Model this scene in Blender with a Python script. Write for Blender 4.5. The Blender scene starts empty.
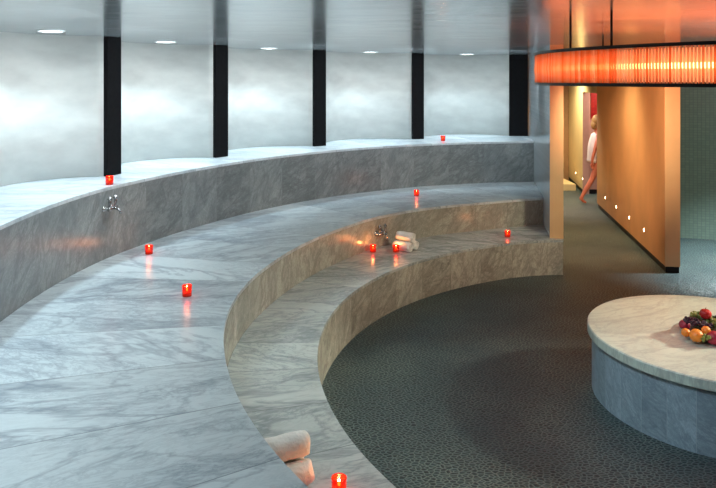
import bpy, bmesh, math, random
from mathutils import Vector, Matrix
random.seed(7)
D = bpy.data
SC = bpy.context.scene
COL = SC.collection
CX, CY = 3.4, 5.4          # centre of the round room
F, H, HZ = 688.0, 2.515, 80.0
Z1, Z2, Z3, ZC = 0.45, 0.83, 1.50, 2.975
PI = math.pi

# ------------------------------------------------------------------ helpers
def at(x, y, z):
    d = F*(H-z)/(y-HZ)
    return Vector(((x-358)*d/F, d, z))
def at_d(x, y, d):
    return Vector(((x-358)*d/F, d, H-(y-HZ)*d/F))
def mesh_obj(name, bm, mat, parent=None, loc=(0,0,0), smooth=False):
    me = D.meshes.new(name)
    bmesh.ops.recalc_face_normals(bm, faces=bm.faces)
    bm.to_mesh(me); bm.free()
    if smooth:
        for p in me.polygons: p.use_smooth = True
    if mat: me.materials.append(mat)
    o = D.objects.new(name, me); COL.objects.link(o)
    o.location = loc
    if parent: o.parent = parent
    return o
def tag(o, label, cat, group=None):
    o['label'] = label; o['category'] = cat
    if group: o['group'] = group
    return o
def struct(o):
    o['kind'] = 'structure'; return o
def thing(name, label, cat, loc=(0,0,0), rotz=0.0, group=None):
    o = D.objects.new(name, None); COL.objects.link(o)
    o.empty_display_size = 0.1
    o.location = loc; o.rotation_euler = (0,0,rotz)
    return tag(o, label, cat, group)
def copy_tree(src, loc, rotz, label):
    c = src.copy(); COL.objects.link(c); c.location = loc; c.rotation_euler = (0,0,rotz)
    c['label'] = label
    def rec(a, b):
        for ch in a.children:
            k = ch.copy(); COL.objects.link(k); k.parent = b
            rec(ch, k)
    rec(src, c)
    return c
def prism(bm, pts, z0, z1):
    lo = [bm.verts.new((p[0], p[1], z0)) for p in pts]
    hi = [bm.verts.new((p[0], p[1], z1)) for p in pts]
    n = len(pts)
    bm.faces.new(lo[::-1]); bm.faces.new(hi)
    for i in range(n):
        j = (i+1) % n
        bm.faces.new((lo[i], lo[j], hi[j], hi[i]))
def box(bm, x0, x1, y0, y1, z0, z1):
    prism(bm, [(x0,y0),(x1,y0),(x1,y1),(x0,y1)], z0, z1)
def lathe(bm, prof, n=32, cx=0, cy=0, closed=False):
    rings = []
    for r, z in prof:
        if r < 1e-6: rings.append([bm.verts.new((cx,cy,z))])
        else: rings.append([bm.verts.new((cx+r*math.cos(2*PI*k/n), cy+r*math.sin(2*PI*k/n), z)) for k in range(n)])
    pairs = list(zip(rings[:-1], rings[1:]))
    if closed: pairs.append((rings[-1], rings[0]))
    for a, b in pairs:
        for k in range(n):
            l = (k+1) % n
            if len(a) == 1 and len(b) == 1: continue
            if len(a) == 1: bm.faces.new((a[0], b[k], b[l]))
            elif len(b) == 1: bm.faces.new((a[k], a[l], b[0]))
            else: bm.faces.new((a[k], a[l], b[l], b[k]))
def tube(bm, pts, rad, n=10):
    pts = [Vector(p) for p in pts]
    rads = rad if isinstance(rad, (list, tuple)) else [rad]*len(pts)
    rings = []; ref = None
    for i, p in enumerate(pts):
        t = (pts[min(i+1,len(pts)-1)] - pts[max(i-1,0)]).normalized()
        if ref is None:
            ref = Vector((0,0,1)) if abs(t.z) < 0.9 else Vector((1,0,0))
        u = (ref - t*ref.dot(t)).normalized(); v = t.cross(u); ref = u
        rings.append([bm.verts.new(p + (u*math.cos(2*PI*k/n)+v*math.sin(2*PI*k/n))*rads[i]) for k in range(n)])
    for a, b in zip(rings[:-1], rings[1:]):
        for k in range(n):
            l = (k+1) % n; bm.faces.new((a[k], a[l], b[l], b[k]))
    bm.faces.new(rings[0][::-1]); bm.faces.new(rings[-1])
def ball(bm, c, r, sx=1, sy=1, sz=1, u=16, v=10):
    m = Matrix.Translation(c) @ Matrix.Diagonal((sx, sy, sz, 1))
    bmesh.ops.create_uvsphere(bm, u_segments=u, v_segments=v, radius=r, matrix=m)

# ------------------------------------------------------------------ materials
def newmat(name):
    m = D.materials.new(name); m.use_nodes = True
    nt = m.node_tree; b = nt.nodes['Principled BSDF']
    return m, nt, b
def N(nt, t, **kw):
    n = nt.nodes.new(t)
    for k, v in kw.items(): setattr(n, k, v)
    return n
def setin(n, **kw):
    for k, v in kw.items(): n.inputs[k.replace('_',' ')].default_value = v
def math_n(nt, op, a=None, b=None, c=None):
    n = N(nt, 'ShaderNodeMath', operation=op)
    for i, x in enumerate((a, b, c)):
        if x is None: continue
        if isinstance(x, (int, float)): n.inputs[i].default_value = x
        else: nt.links.new(x, n.inputs[i])
    return n.outputs[0]
def ramp(nt, fac, stops):
    r = N(nt, 'ShaderNodeValToRGB')
    el = r.color_ramp.elements
    el[0].position, el[0].color = stops[0][0], (*stops[0][1], 1)
    el[1].position, el[1].color = stops[-1][0], (*stops[-1][1], 1)
    for p, c in stops[1:-1]:
        e = el.new(p); e.color = (*c, 1)
    nt.links.new(fac, r.inputs[0])
    return r.outputs[0]
def mixc(nt, fac, a, b, mode='MIX'):
    m = N(nt, 'ShaderNodeMix', data_type='RGBA', blend_type=mode)
    for sock, x in ((m.inputs[0], fac), (m.inputs[6], a), (m.inputs[7], b)):
        if isinstance(x, (int, float)): sock.default_value = x
        elif isinstance(x, tuple): sock.default_value = (*x, 1)
        else: nt.links.new(x, sock)
    return m.outputs[2]
def simple(name, col, rough=0.5, metal=0.0, noise=0.0, nscale=8.0, emis=None, estr=0.0, bump=0.0, stretch=(1,1,1)):
    m, nt, b = newmat(name)
    setin(b, Base_Color=(*col,1), Roughness=rough, Metallic=metal)
    if emis: setin(b, Emission_Color=(*emis,1), Emission_Strength=estr)
    if noise or bump:
        tc = N(nt, 'ShaderNodeTexCoord'); mp = N(nt, 'ShaderNodeMapping'); mp.inputs['Scale'].default_value = stretch
        nt.links.new(tc.outputs['Object'], mp.inputs[0])
        nz = N(nt, 'ShaderNodeTexNoise'); setin(nz, Scale=nscale, Detail=5.0)
        nt.links.new(mp.outputs[0], nz.inputs['Vector'])
        if noise:
            c = ramp(nt, nz.outputs['Fac'], [(0.3, tuple(x*(1-noise) for x in col)), (0.7, tuple(min(1,x*(1+noise)) for x in col))])
            nt.links.new(c, b.inputs['Base Color'])
        if bump:
            bp = N(nt, 'ShaderNodeBump'); setin(bp, Strength=bump, Distance=0.01)
            nt.links.new(nz.outputs['Fac'], bp.inputs['Height']); nt.links.new(bp.outputs[0], b.inputs['Normal'])
    return m

def marble(name, base, mid, vein, seam, step_deg=8.0, phase=0.0, mode='top', rough=0.18, scale=1.0, radius=1.0, panel=0.42, strength=1.0, seamw=0.0035):
    """polished veined stone laid in slabs round the room's centre (object origin)"""
    m, nt, b = newmat(name); L = nt.links.new
    tc = N(nt, 'ShaderNodeTexCoord')
    sp = N(nt, 'ShaderNodeSeparateXYZ'); L(tc.outputs['Object'], sp.inputs[0])
    x, y, z = sp.outputs
    th = math_n(nt, 'ARCTAN2', y, x)
    r = math_n(nt, 'SQRT', math_n(nt, 'ADD', math_n(nt, 'MULTIPLY', x, x), math_n(nt, 'MULTIPLY', y, y)))
    if mode in ('top',):
        st = math.radians(step_deg)
        q = math_n(nt, 'DIVIDE', math_n(nt, 'ADD', th, math.radians(phase)+st*60), st)
        width = math_n(nt, 'MULTIPLY', r, st)
    else:
        q = math_n(nt, 'DIVIDE', math_n(nt, 'MULTIPLY', math_n(nt, 'ADD', th, 20*PI), radius), panel)
        width = panel
    idx = math_n(nt, 'FLOOR', q); fr = math_n(nt, 'FRACT', q)
    wn = N(nt, 'ShaderNodeTexWhiteNoise', noise_dimensions='1D'); L(idx, wn.inputs['W'])
    if mode == 'top':
        vec = tc.outputs['Object']; mp = N(nt, 'ShaderNodeMapping')
        mp.inputs['Scale'].default_value = (0.55*scale, 1.5*scale, 1.0)
        mp.inputs['Rotation'].default_value = (0, 0, math.radians(-12))
        # turn the veining a little in every slab
        vr = N(nt, 'ShaderNodeVectorRotate', rotation_type='Z_AXIS'); L(vec, vr.inputs['Vector'])
        L(math_n(nt, 'MULTIPLY_ADD', wn.outputs[0], 1.1, -0.55), vr.inputs['Angle'])
        L(vr.outputs[0], mp.inputs[0])
    else:
        cb = N(nt, 'ShaderNodeCombineXYZ')
        L(math_n(nt, 'MULTIPLY', th, radius), cb.inputs[0]); L(z, cb.inputs[1])
        vr = N(nt, 'ShaderNodeVectorRotate', rotation_type='Z_AXIS'); L(cb.outputs[0], vr.inputs['Vector'])
        L(math_n(nt, 'MULTIPLY_ADD', wn.outputs[0], 1.0, 0.35), vr.inputs['Angle'])
        mp = N(nt, 'ShaderNodeMapping'); mp.inputs['Scale'].default_value = (1.1*scale, 2.6*scale, 1.0)
        L(vr.outputs[0], mp.inputs[0])
    wofs = math_n(nt, 'MULTIPLY', wn.outputs[0], 37.0)
    n1 = N(nt, 'ShaderNodeTexNoise', noise_dimensions='4D'); setin(n1, Scale=1.6, Detail=7.0, Roughness=0.62, Distortion=0.9)
    n2 = N(nt, 'ShaderNodeTexNoise', noise_dimensions='4D'); setin(n2, Scale=8.0, Detail=8.0, Roughness=0.7, Distortion=1.4)
    n3 = N(nt, 'ShaderNodeTexNoise', noise_dimensions='4D'); setin(n3, Scale=1.1, Detail=4.0, Roughness=0.5, Distortion=0.4)
    for n in (n1, n2, n3):
        L(mp.outputs[0], n.inputs['Vector']); L(wofs, n.inputs['W'])
    def ridge(nz, k):
        a = math_n(nt, 'ABSOLUTE', math_n(nt, 'SUBTRACT', nz.outputs['Fac'], 0.5))
        return math_n(nt, 'MAXIMUM', math_n(nt, 'SUBTRACT', 1.0, math_n(nt, 'MULTIPLY', a, k)), 0.0)
    n4 = N(nt, 'ShaderNodeTexNoise', noise_dimensions='4D'); setin(n4, Scale=0.55, Detail=6.0, Roughness=0.6, Distortion=0.8)
    L(mp.outputs[0], n4.inputs['Vector']); L(math_n(nt, 'ADD', wofs, 11.0), n4.inputs['W'])
    v4 = math_n(nt, 'POWER', ridge(n4, 48.0), 0.9)
    if mode == 'top':
        v1 = math_n(nt, 'POWER', ridge(n1, 28.0), 1.4); v2 = math_n(nt, 'POWER', ridge(n2, 15.0), 1.6)
        # fine veining gathers in patches
        patch = ramp(nt, n3.outputs['Fac'], [(0.38, (1,1,1)), (0.62, (0.12,0.12,0.12))])
        v2 = math_n(nt, 'MULTIPLY', v2, patch)
    else:
        v1 = math_n(nt, 'POWER', ridge(n1, 14.0), 1.6); v2 = math_n(nt, 'POWER', ridge(n2, 9.0), 2.0)
    cloud = ramp(nt, n3.outputs['Fac'], [(0.32, mid), (0.62, base)])
    c = mixc(nt, math_n(nt, 'MULTIPLY', v2, 0.62*strength), cloud, vein)
    c = mixc(nt, math_n(nt, 'MULTIPLY', math_n(nt, 'MULTIPLY', v1, n3.outputs['Fac']), (0.8 if mode == 'top' else 1.3)*strength), c, vein)
    c = mixc(nt, math_n(nt, 'MULTIPLY', v4, 0.5*strength), c, vein)
    # tone of every slab
    tone = math_n(nt, 'MULTIPLY_ADD', wn.outputs[0], 0.22, 0.86)
    tb = N(nt, 'ShaderNodeCombineColor')
    for i in range(3): L(tone, tb.inputs[i])
    c = mixc(nt, 1.0, c, tb.outputs[0], 'MULTIPLY')
    # joint
    e = math_n(nt, 'MULTIPLY', math_n(nt, 'MINIMUM', fr, math_n(nt, 'SUBTRACT', 1.0, fr)), width)
    s = math_n(nt, 'LESS_THAN', e, seamw)
    c = mixc(nt, math_n(nt, 'MULTIPLY', s, 0.75), c, seam)
    L(c, b.inputs['Base Color'])
    L(math_n(nt, 'MULTIPLY_ADD', n2.outputs['Fac'], 0.12, rough-0.06), b.inputs['Roughness'])
    return m

M = {}
M['tread'] = marble('pale blue marble slabs', (0.60,0.66,0.67), (0.50,0.56,0.58), (0.13,0.16,0.21), (0.14,0.16,0.18), step_deg=7.7, phase=155.8, rough=0.3)
M['seat'] = marble('pale marble seat', (0.56,0.60,0.58), (0.42,0.47,0.46), (0.14,0.17,0.18), (0.14,0.15,0.16), step_deg=8.25, phase=164.6, rough=0.22)
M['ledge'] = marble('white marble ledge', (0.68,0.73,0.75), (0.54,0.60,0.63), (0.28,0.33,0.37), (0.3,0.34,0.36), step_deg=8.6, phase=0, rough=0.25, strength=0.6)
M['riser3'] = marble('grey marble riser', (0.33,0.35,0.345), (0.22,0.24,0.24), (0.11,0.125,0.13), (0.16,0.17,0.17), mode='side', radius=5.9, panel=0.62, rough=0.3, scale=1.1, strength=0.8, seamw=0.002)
M['riser2'] = marble('warm marble riser', (0.52,0.52,0.44), (0.37,0.37,0.31), (0.19,0.18,0.16), (0.2,0.19,0.17), mode='side', radius=4.38, panel=0.52, rough=0.25, scale=1.5, strength=0.8, seamw=0.002)
M['riser1'] = marble('warm marble lower riser', (0.54,0.535,0.45), (0.38,0.375,0.32), (0.19,0.18,0.16), (0.2,0.19,0.17), mode='side', radius=3.68, panel=0.5, rough=0.25, scale=1.5, strength=0.8, seamw=0.002)
M['table_top'] = marble('cream marble top', (0.62,0.69,0.59), (0.53,0.58,0.50), (0.30,0.32,0.31), (0.5,0.5,0.47), step_deg=180, phase=0, rough=0.3, scale=3.2, strength=0.8, seamw=0.0)
M['table_side'] = marble('blue grey marble cladding', (0.40,0.50,0.56), (0.30,0.39,0.44), (0.15,0.20,0.24), (0.38,0.44,0.47), mode='side', radius=0.94, panel=0.19, rough=0.3, scale=2.2, strength=0.7, seamw=0.002)
M['fin'] = marble('pale grey marble wall', (0.66,0.71,0.74), (0.54,0.60,0.63), (0.40,0.45,0.48), (0.3,0.33,0.35), mode='side', radius=4.0, panel=0.8, rough=0.14, scale=0.5, strength=0.35, seamw=0.002)
M['black'] = simple('black metal', (0.012,0.012,0.013), 0.35)
M['black_matt'] = simple('black painted column', (0.006,0.006,0.007), 0.75, noise=0.2, nscale=20)
M['black_matt'].node_tree.nodes['Principled BSDF'].inputs['Specular IOR Level'].default_value = 0.08
M['black'].node_tree.nodes['Principled BSDF'].inputs['Specular IOR Level'].default_value = 0.15
M['plaster'] = simple('white trowelled plaster', (0.64,0.65,0.62), 0.7, noise=0.13, nscale=2.2, bump=0.3, stretch=(1,1,2.2))
M['gold'] = simple('bronze gold panel', (0.66,0.36,0.16), 0.45, metal=0.25, noise=0.12, nscale=2.0, stretch=(1,1,0.6))
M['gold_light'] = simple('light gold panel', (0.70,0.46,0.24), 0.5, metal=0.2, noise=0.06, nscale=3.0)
M['yellow'] = simple('yellow gold wall', (0.78,0.60,0.32), 0.5, metal=0.0, noise=0.08, nscale=2.0)
M['brown'] = simple('brown panel', (0.30,0.17,0.085), 0.55, noise=0.1)
M['pink'] = simple('rose plaster wall', (0.50,0.30,0.24), 0.7, noise=0.05)
M['plain'] = simple('warm dark plaster', (0.35,0.16,0.08), 0.8, noise=0.1)
M['downlight'] = simple('downlight lens', (1,1,1), 0.4, emis=(0.9,0.97,1.0), estr=9.0)
M['trim_white'] = simple('white trim', (0.75,0.78,0.8), 0.4)
M['steplight'] = simple('wall light lens', (1,0.9,0.8), 0.4, emis=(1.0,0.78,0.5), estr=14.0)
M['chrome'] = simple('worn chrome', (0.42,0.42,0.42), 0.22, metal=1.0, noise=0.1)
M['towel'] = simple('white terry towel', (0.78,0.76,0.72), 0.95, noise=0.06, nscale=60, bump=0.6)
M['wax'] = simple('candle wax', (0.85,0.45,0.25), 0.5, emis=(1.0,0.35,0.1), estr=0.8, noise=0.05)
M['flame'] = simple('candle flame', (1,0.7,0.3), 0.5, emis=(1.0,0.62,0.28), estr=70.0)
M['wick'] = simple('wick', (0.02,0.015,0.01), 0.9)
M['plate'] = simple('grey glazed plate', (0.06,0.072,0.075), 0.5, noise=0.06)
M['orange'] = simple('orange peel', (0.85,0.27,0.03), 0.4, noise=0.10, nscale=12, bump=0.25)
M['apple'] = simple('red apple skin', (0.45,0.02,0.02), 0.22, noise=0.45, nscale=9)
M['pomegranate'] = simple('pomegranate skin', (0.36,0.02,0.05), 0.35, noise=0.35, nscale=7)
M['dark_grape'] = simple('dark grape', (0.035,0.012,0.03), 0.25, noise=0.3)
M['green_grape'] = simple('green grape', (0.20,0.24,0.05), 0.28, noise=0.2)
M['leaf'] = simple('green leaf', (0.03,0.055,0.015), 0.5, noise=0.3)
M['stalk'] = simple('brown stalk', (0.12,0.07,0.03), 0.7)
M['skin'] = simple('skin', (0.66,0.20,0.12), 0.5, noise=0.06)
M['hair'] = simple('blond hair', (0.55,0.30,0.10), 0.6, noise=0.25, nscale=30)
M['swim'] = simple('black swimwear', (0.015,0.012,0.015), 0.6)
M['cloth'] = simple('white cotton cloth', (0.85,0.72,0.66), 0.9, noise=0.05)

# votive glass: tinted see-through, with the candle's glow put in as emission
m, nt, b = newmat('red votive glass')
tr = N(nt, 'ShaderNodeBsdfTransparent'); tr.inputs[0].default_value = (1.0, 0.22, 0.08, 1)
setin(b, Base_Color=(0.35,0.015,0.01,1), Roughness=0.1, Emission_Color=(1.0,0.07,0.02,1), Emission_Strength=0.16)
mx = N(nt, 'ShaderNodeMixShader'); mx.inputs[0].default_value = 0.55
nt.links.new(tr.outputs[0], mx.inputs[1]); nt.links.new(b.outputs[0], mx.inputs[2])
nt.links.new(mx.outputs[0], nt.nodes['Material Output'].inputs[0]); M['votive'] = m

# amber glass rods: translucent + glossy
m, nt, b = newmat('amber glass rod')
tl = N(nt, 'ShaderNodeBsdfTranslucent'); tl.inputs[0].default_value = (1.0, 0.80, 0.62, 1)
tp = N(nt, 'ShaderNodeBsdfTransparent'); tp.inputs[0].default_value = (1.0, 0.82, 0.68, 1)
setin(b, Base_Color=(0.85,0.2,0.06,1), Roughness=0.12)
ge = N(nt, 'ShaderNodeNewGeometry'); sx_ = N(nt, 'ShaderNodeSeparateXYZ'); nt.links.new(ge.outputs['Position'], sx_.inputs[0])
an = math_n(nt, 'ARCTAN2', math_n(nt,'SUBTRACT',sx_.outputs[1],5.4), math_n(nt,'SUBTRACT',sx_.outputs[0],3.4))
wn_ = N(nt, 'ShaderNodeTexWhiteNoise', noise_dimensions='1D'); nt.links.new(math_n(nt,'ROUND',math_n(nt,'MULTIPLY',an,570/(2*PI))), wn_.inputs['W'])
nt.links.new(ramp(nt, wn_.outputs[0], [(0.0,(0.95,0.45,0.22)),(0.5,(1.0,0.80,0.6)),(1.0,(1.0,0.97,0.9))]), tl.inputs[0])
nt.links.new(ramp(nt, wn_.outputs[0], [(0.0,(0.9,0.55,0.35)),(1.0,(1.0,0.95,0.88))]), tp.inputs[0])
m1 = N(nt, 'ShaderNodeMixShader'); m1.inputs[0].default_value = 0.45
m2 = N(nt, 'ShaderNodeMixShader'); m2.inputs[0].default_value = 0.3
nt.links.new(tl.outputs[0], m1.inputs[1]); nt.links.new(tp.outputs[0], m1.inputs[2])
nt.links.new(m1.outputs[0], m2.inputs[1]); nt.links.new(b.outputs[0], m2.inputs[2])
nt.links.new(m2.outputs[0], nt.nodes['Material Output'].inputs[0]); M['rod'] = m
M['lamp_red'] = simple('glowing orange lining', (0.8,0.2,0.08), 0.6, emis=(1.0,0.42,0.19), estr=1.0)
M['lamp_hot'] = simple('glowing light strip', (1,0.8,0.5), 0.5, emis=(1.0,0.55,0.22), estr=6.0)

# ceiling: brushed silver leaf, half mirror
m, nt, b = newmat('silver leaf ceiling'); L = nt.links.new
tc = N(nt, 'ShaderNodeTexCoord'); mp = N(nt, 'ShaderNodeMapping'); mp.inputs['Scale'].default_value = (0.8, 5.0, 1)
L(tc.outputs['Object'], mp.inputs[0])
nz = N(nt, 'ShaderNodeTexNoise'); setin(nz, Scale=2.2, Detail=8.0, Roughness=0.65); L(mp.outputs[0], nz.inputs['Vector'])
L(ramp(nt, nz.outputs['Fac'], [(0.3,(0.35,0.41,0.44)), (0.7,(0.58,0.64,0.67))]), b.inputs['Base Color'])
L(math_n(nt, 'MULTIPLY_ADD', nz.outputs['Fac'], 0.22, 0.07), b.inputs['Roughness'])
bp = N(nt, 'ShaderNodeBump'); setin(bp, Strength=0.08, Distance=0.01); L(nz.outputs['Fac'], bp.inputs['Height']); L(bp.outputs[0], b.inputs['Normal'])
setin(b, Metallic=0.5); M['ceiling'] = m

# pebble floor
m, nt, b = newmat('dark pebble floor'); L = nt.links.new
tc = N(nt, 'ShaderNodeTexCoord'); mp = N(nt, 'ShaderNodeMapping'); mp.inputs['Scale'].default_value = (27, 38, 1)
mp.inputs['Rotation'].default_value = (0,0,0.5)
L(tc.outputs['Object'], mp.inputs[0])
v = N(nt, 'ShaderNodeTexVoronoi', feature='DISTANCE_TO_EDGE', voronoi_dimensions='2D'); setin(v, Scale=1.0); L(mp.outputs[0], v.inputs['Vector'])
vc = N(nt, 'ShaderNodeTexVoronoi', feature='F1', voronoi_dimensions='2D'); setin(vc, Scale=1.0); L(mp.outputs[0], vc.inputs['Vector'])
big = N(nt, 'ShaderNodeTexNoise'); setin(big, Scale=1.3, Detail=3.0); L(tc.outputs['Object'], big.inputs['Vector'])
sc_ = N(nt, 'ShaderNodeSeparateColor'); L(vc.outputs['Color'], sc_.inputs[0])
peb = ramp(nt, sc_.outputs[0], [(0.0,(0.004,0.012,0.014)), (1.0,(0.018,0.040,0.044))])
gr = ramp(nt, big.outputs['Fac'], [(0.35,(0.06,0.10,0.105)), (0.65,(0.14,0.19,0.17))])
edge = ramp(nt, v.outputs['Distance'], [(0.05,(1,1,1)), (0.17,(0,0,0))])
L(mixc(nt, edge, peb, gr), b.inputs['Base Color'])
hgt = ramp(nt, v.outputs['Distance'], [(0.0,(0,0,0)), (0.3,(1,1,1))])
bp = N(nt, 'ShaderNodeBump'); setin(bp, Strength=0.6, Distance=0.008); L(hgt, bp.inputs['Height']); L(bp.outputs[0], b.inputs['Normal'])
setin(b, Roughness=0.42); M['pebble'] = m

def tiles(name, c1, c2, mortar, size, rough=0.3):
    m, nt, b = newmat(name); L = nt.links.new
    tc = N(nt, 'ShaderNodeTexCoord'); sp = N(nt, 'ShaderNodeSeparateXYZ'); L(tc.outputs['Object'], sp.inputs[0])
    cb = N(nt, 'ShaderNodeCombineXYZ'); L(math_n(nt,'ADD',sp.outputs[0],sp.outputs[1]), cb.inputs[0]); L(sp.outputs[2], cb.inputs[1])
    br = N(nt, 'ShaderNodeTexBrick', offset=0.0); L(cb.outputs[0], br.inputs['Vector'])
    setin(br, Color1=(*c1,1), Color2=(*c2,1), Mortar=(*mortar,1), Scale=1.0)
    br.inputs['Mortar Size'].default_value = size*0.07
    br.inputs['Brick Width'].default_value = size; br.inputs['Row Height'].default_value = size
    L(br.outputs['Color'], b.inputs['Base Color']); setin(b, Roughness=rough)
    return m
M['green'] = tiles('green mosaic', (0.12,0.19,0.155), (0.145,0.225,0.18), (0.10,0.15,0.13), 0.04, 0.5)
M['red_tile'] = tiles('red mosaic', (0.30,0.012,0.01), (0.40,0.03,0.02), (0.25,0.02,0.02), 0.06)

# ------------------------------------------------------------------ round-room profiles
T1 = [(102.2,3.56),(108,3.61),(114,3.635),(122,3.635),(136,3.65),(147,3.668),(160,3.682),(176,3.703),(190,3.72),(204,3.735),(215,3.733),(245,3.73)]
T2 = [(99.4,4.50),(106,4.44),(113,4.40),(126,4.43),(136,4.41),(146,4.342),(156,4.308),(166,4.303),(174,4.325),(185,4.36),(196,4.38),(204,4.40),(215,4.418),(245,4.42)]
T3 = [(94.2,6.02),(104,6.0),(114,5.985),(122,5.935),(132,5.885),(142,5.84),(152,5.812),(163,5.835),(170,5.88),(180,5.903),(190,5.93),(215,5.95),(245,5.95)]
def prof(T, th):
    if th <= T[0][0]: return T[0][1]
    if th >= T[-1][0]: return T[-1][1]
    for i in range(len(T)-1):
        if T[i][0] <= th <= T[i+1][0]:
            t = (th-T[i][0])/(T[i+1][0]-T[i][0])
            p0 = T[max(i-1,0)][1]; p1 = T[i][1]; p2 = T[i+1][1]; p3 = T[min(i+2,len(T)-1)][1]
            h = T[i+1][0]-T[i][0]
            m1 = (p2-p0)/(T[i+1][0]-T[max(i-1,0)][0])*h; m2 = (p3-p1)/(T[min(i+2,len(T)-1)][0]-T[i][0])*h
            return (2*t**3-3*t*t+1)*p1+(t**3-2*t*t+t)*m1+(-2*t**3+3*t*t)*p2+(t**3-t*t)*m2
def curve(T, lo, hi, n=150, dr=0.0):
    out = []
    for i in range(n+1):
        th = lo+(hi-lo)*i/n; r = prof(T, th)+dr; a = math.radians(th)
        out.append((r*math.cos(a), r*math.sin(a)))
    return out
def strip(bm, A, B, z0, z1):
    """solid between two polylines"""
    n = len(A)
    v = [[bm.verts.new((p[0],p[1],z)) for p in P] for P in (A,B) for z in (z0,z1)]
    a0,a1,b0,b1 = v
    for i in range(n-1):
        j = i+1
        bm.faces.new((a0[i],a0[j],a1[j],a1[i])); bm.faces.new((b0[i],b1[i],b1[j],b0[j]))
        bm.faces.new((a1[i],a1[j],b1[j],b1[i])); bm.faces.new((a0[i],b0[i],b0[j],a0[j]))
    for i in (0, n-1): bm.faces.new((a0[i],a1[i],b1[i],b0[i]))
CEN = (CX, CY, 0)
fa = Vector((2.505, 8.99)); fb = Vector((3.27, 13.5)); fu = (fb-fa).normalized(); fn = Vector((fu.y, -fu.x))
def cross_th(T):
    """angle at which a curve meets the left face of the marble partition"""
    th = 130.0
    while th > 88:
        r_ = prof(T, th); a = math.radians(th)
        p = Vector((CX+r_*math.cos(a), CY+r_*math.sin(a)))
        if (p-fa).dot(fn) > -0.003: return th
        th -= 0.02
    return th
TH = 0.03
def bench(name, label, T_in, lo_in, T_out, lo_out, z0, z1, mtop, mside, hi=245, body0=0.0):
    t = thing(name, label, 'bench', CEN)
    A = curve(T_in, lo_in, hi); B = curve(T_out, lo_out, hi)
    bm = bmesh.new(); strip(bm, A, B, z1-TH, z1)
    bmesh.ops.bevel(bm, geom=[], offset=0)
    mesh_obj('seat_slab', bm, mtop, t)
    A2 = curve(T_in, lo_in, hi, dr=0.003)
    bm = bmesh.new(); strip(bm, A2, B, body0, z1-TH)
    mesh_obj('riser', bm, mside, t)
    return t
bench('curved_bench', 'low curved marble bench bordering the dark pebble floor', T1, 102.2, T2, 99.4, 0, Z1, M['seat'], M['riser1'])
bench('curved_bench', 'wide pale marble tier between the low bench and the grey wall below the ledge', T2, cross_th(T2), T3, cross_th(T3), 0, Z2, M['tread'], M['riser2'])
TO = [(85.2,8.15),(245,8.15)]
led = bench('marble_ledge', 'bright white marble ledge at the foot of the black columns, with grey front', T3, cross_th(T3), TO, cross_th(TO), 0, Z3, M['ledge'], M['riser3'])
led['category'] = 'ledge'

# ------------------------------------------------------------------ columns and niches
cols = [(214,6.32,0.23),(196.6,6.30,0.23),(179.2,6.28,0.23),(162.1,6.30,0.23),(144.8,6.35,0.225),(127.6,6.52,0.22),(110.2,6.84,0.215),(94.0,7.07,0.33)]
def pol(th, r):
    a = math.radians(th); return Vector((CX+r*math.cos(a), CY+r*math.sin(a)))
ends = []
clab = {3:'black column on the ledge behind the votive nearest the left of the picture, widest gap to its left',
        4:'second black column from the left, between two white niches',
        5:'middle one of the five black columns in the white curved wall',
        6:'fourth black column from the left, just left of the far ledge candle',
        7:'broad black column next to the pale grey marble partition'}
for i, (th, r, w) in enumerate(cols):
    c = pol(th, r); a = math.radians(th)
    rad = Vector((math.cos(a), math.sin(a))); tan = Vector((-math.sin(a), math.cos(a)))
    if i == 7: tan = Vector((-1, 0.12)).normalized(); rad = Vector((0.12, 1)).normalized()
    L_ = c + tan*w/2; R_ = c - tan*w/2          # L_: larger angle
    ends.append((L_ + rad*0.05, R_ + rad*0.05))
    if i < 2: continue
    if i == 2:
        clab[i] = 'black column standing beyond the left edge of the picture'
        continue
    bm = bmesh.new()
    prism(bm, [L_-c, R_-c, R_-c+rad*0.16, L_-c+rad*0.16], 0, ZC-Z3)
    bmesh.ops.bevel(bm, geom=bm.edges[:], offset=0.004, segments=1, affect='EDGES')
    o = mesh_obj('column', bm, M['black_matt'], None, (c.x, c.y, Z3))
    tag(o, clab[i], 'column', 'black columns between the white niches')
niche_mid = []
for i in range(len(cols)-1):
    p = ends[i][1]; q = ends[i+1][0]           # from larger angle to smaller
    mid = (p+q)/2; ch = (q-p); ln = ch.length; u = ch/ln
    out = Vector((mid.x-CX, mid.y-CY)).normalized()
    nrm = Vector((-u.y, u.x)); 
    if nrm.dot(out) < 0: nrm = -nrm
    s = 0.62 if i < 6 else 0.66
    R = ((ln/2)**2+s*s)/(2*s); cc = mid + nrm*(s-R)
    half = math.asin(min(1, ln/2/R)); 
    pts_i = []; pts_o = []
    K = 28
    for k in range(K+1):
        t = -half + 2*half*k/K
        d = nrm*math.cos(t)+u*math.sin(t)
        pts_i.append(cc+d*R - mid); pts_o.append(cc+d*(R+0.06) - mid)
    bm = bmesh.new(); strip(bm, pts_i, pts_o, 0.002, ZC-Z3)
    o = mesh_obj('wall_back', bm, M['plaster'], None, (mid.x, mid.y, Z3)); struct(o)
    for f in o.data.polygons: f.use_smooth = abs(f.normal.z) < 0.5 
    niche_mid.append((mid, nrm, i))

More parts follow.
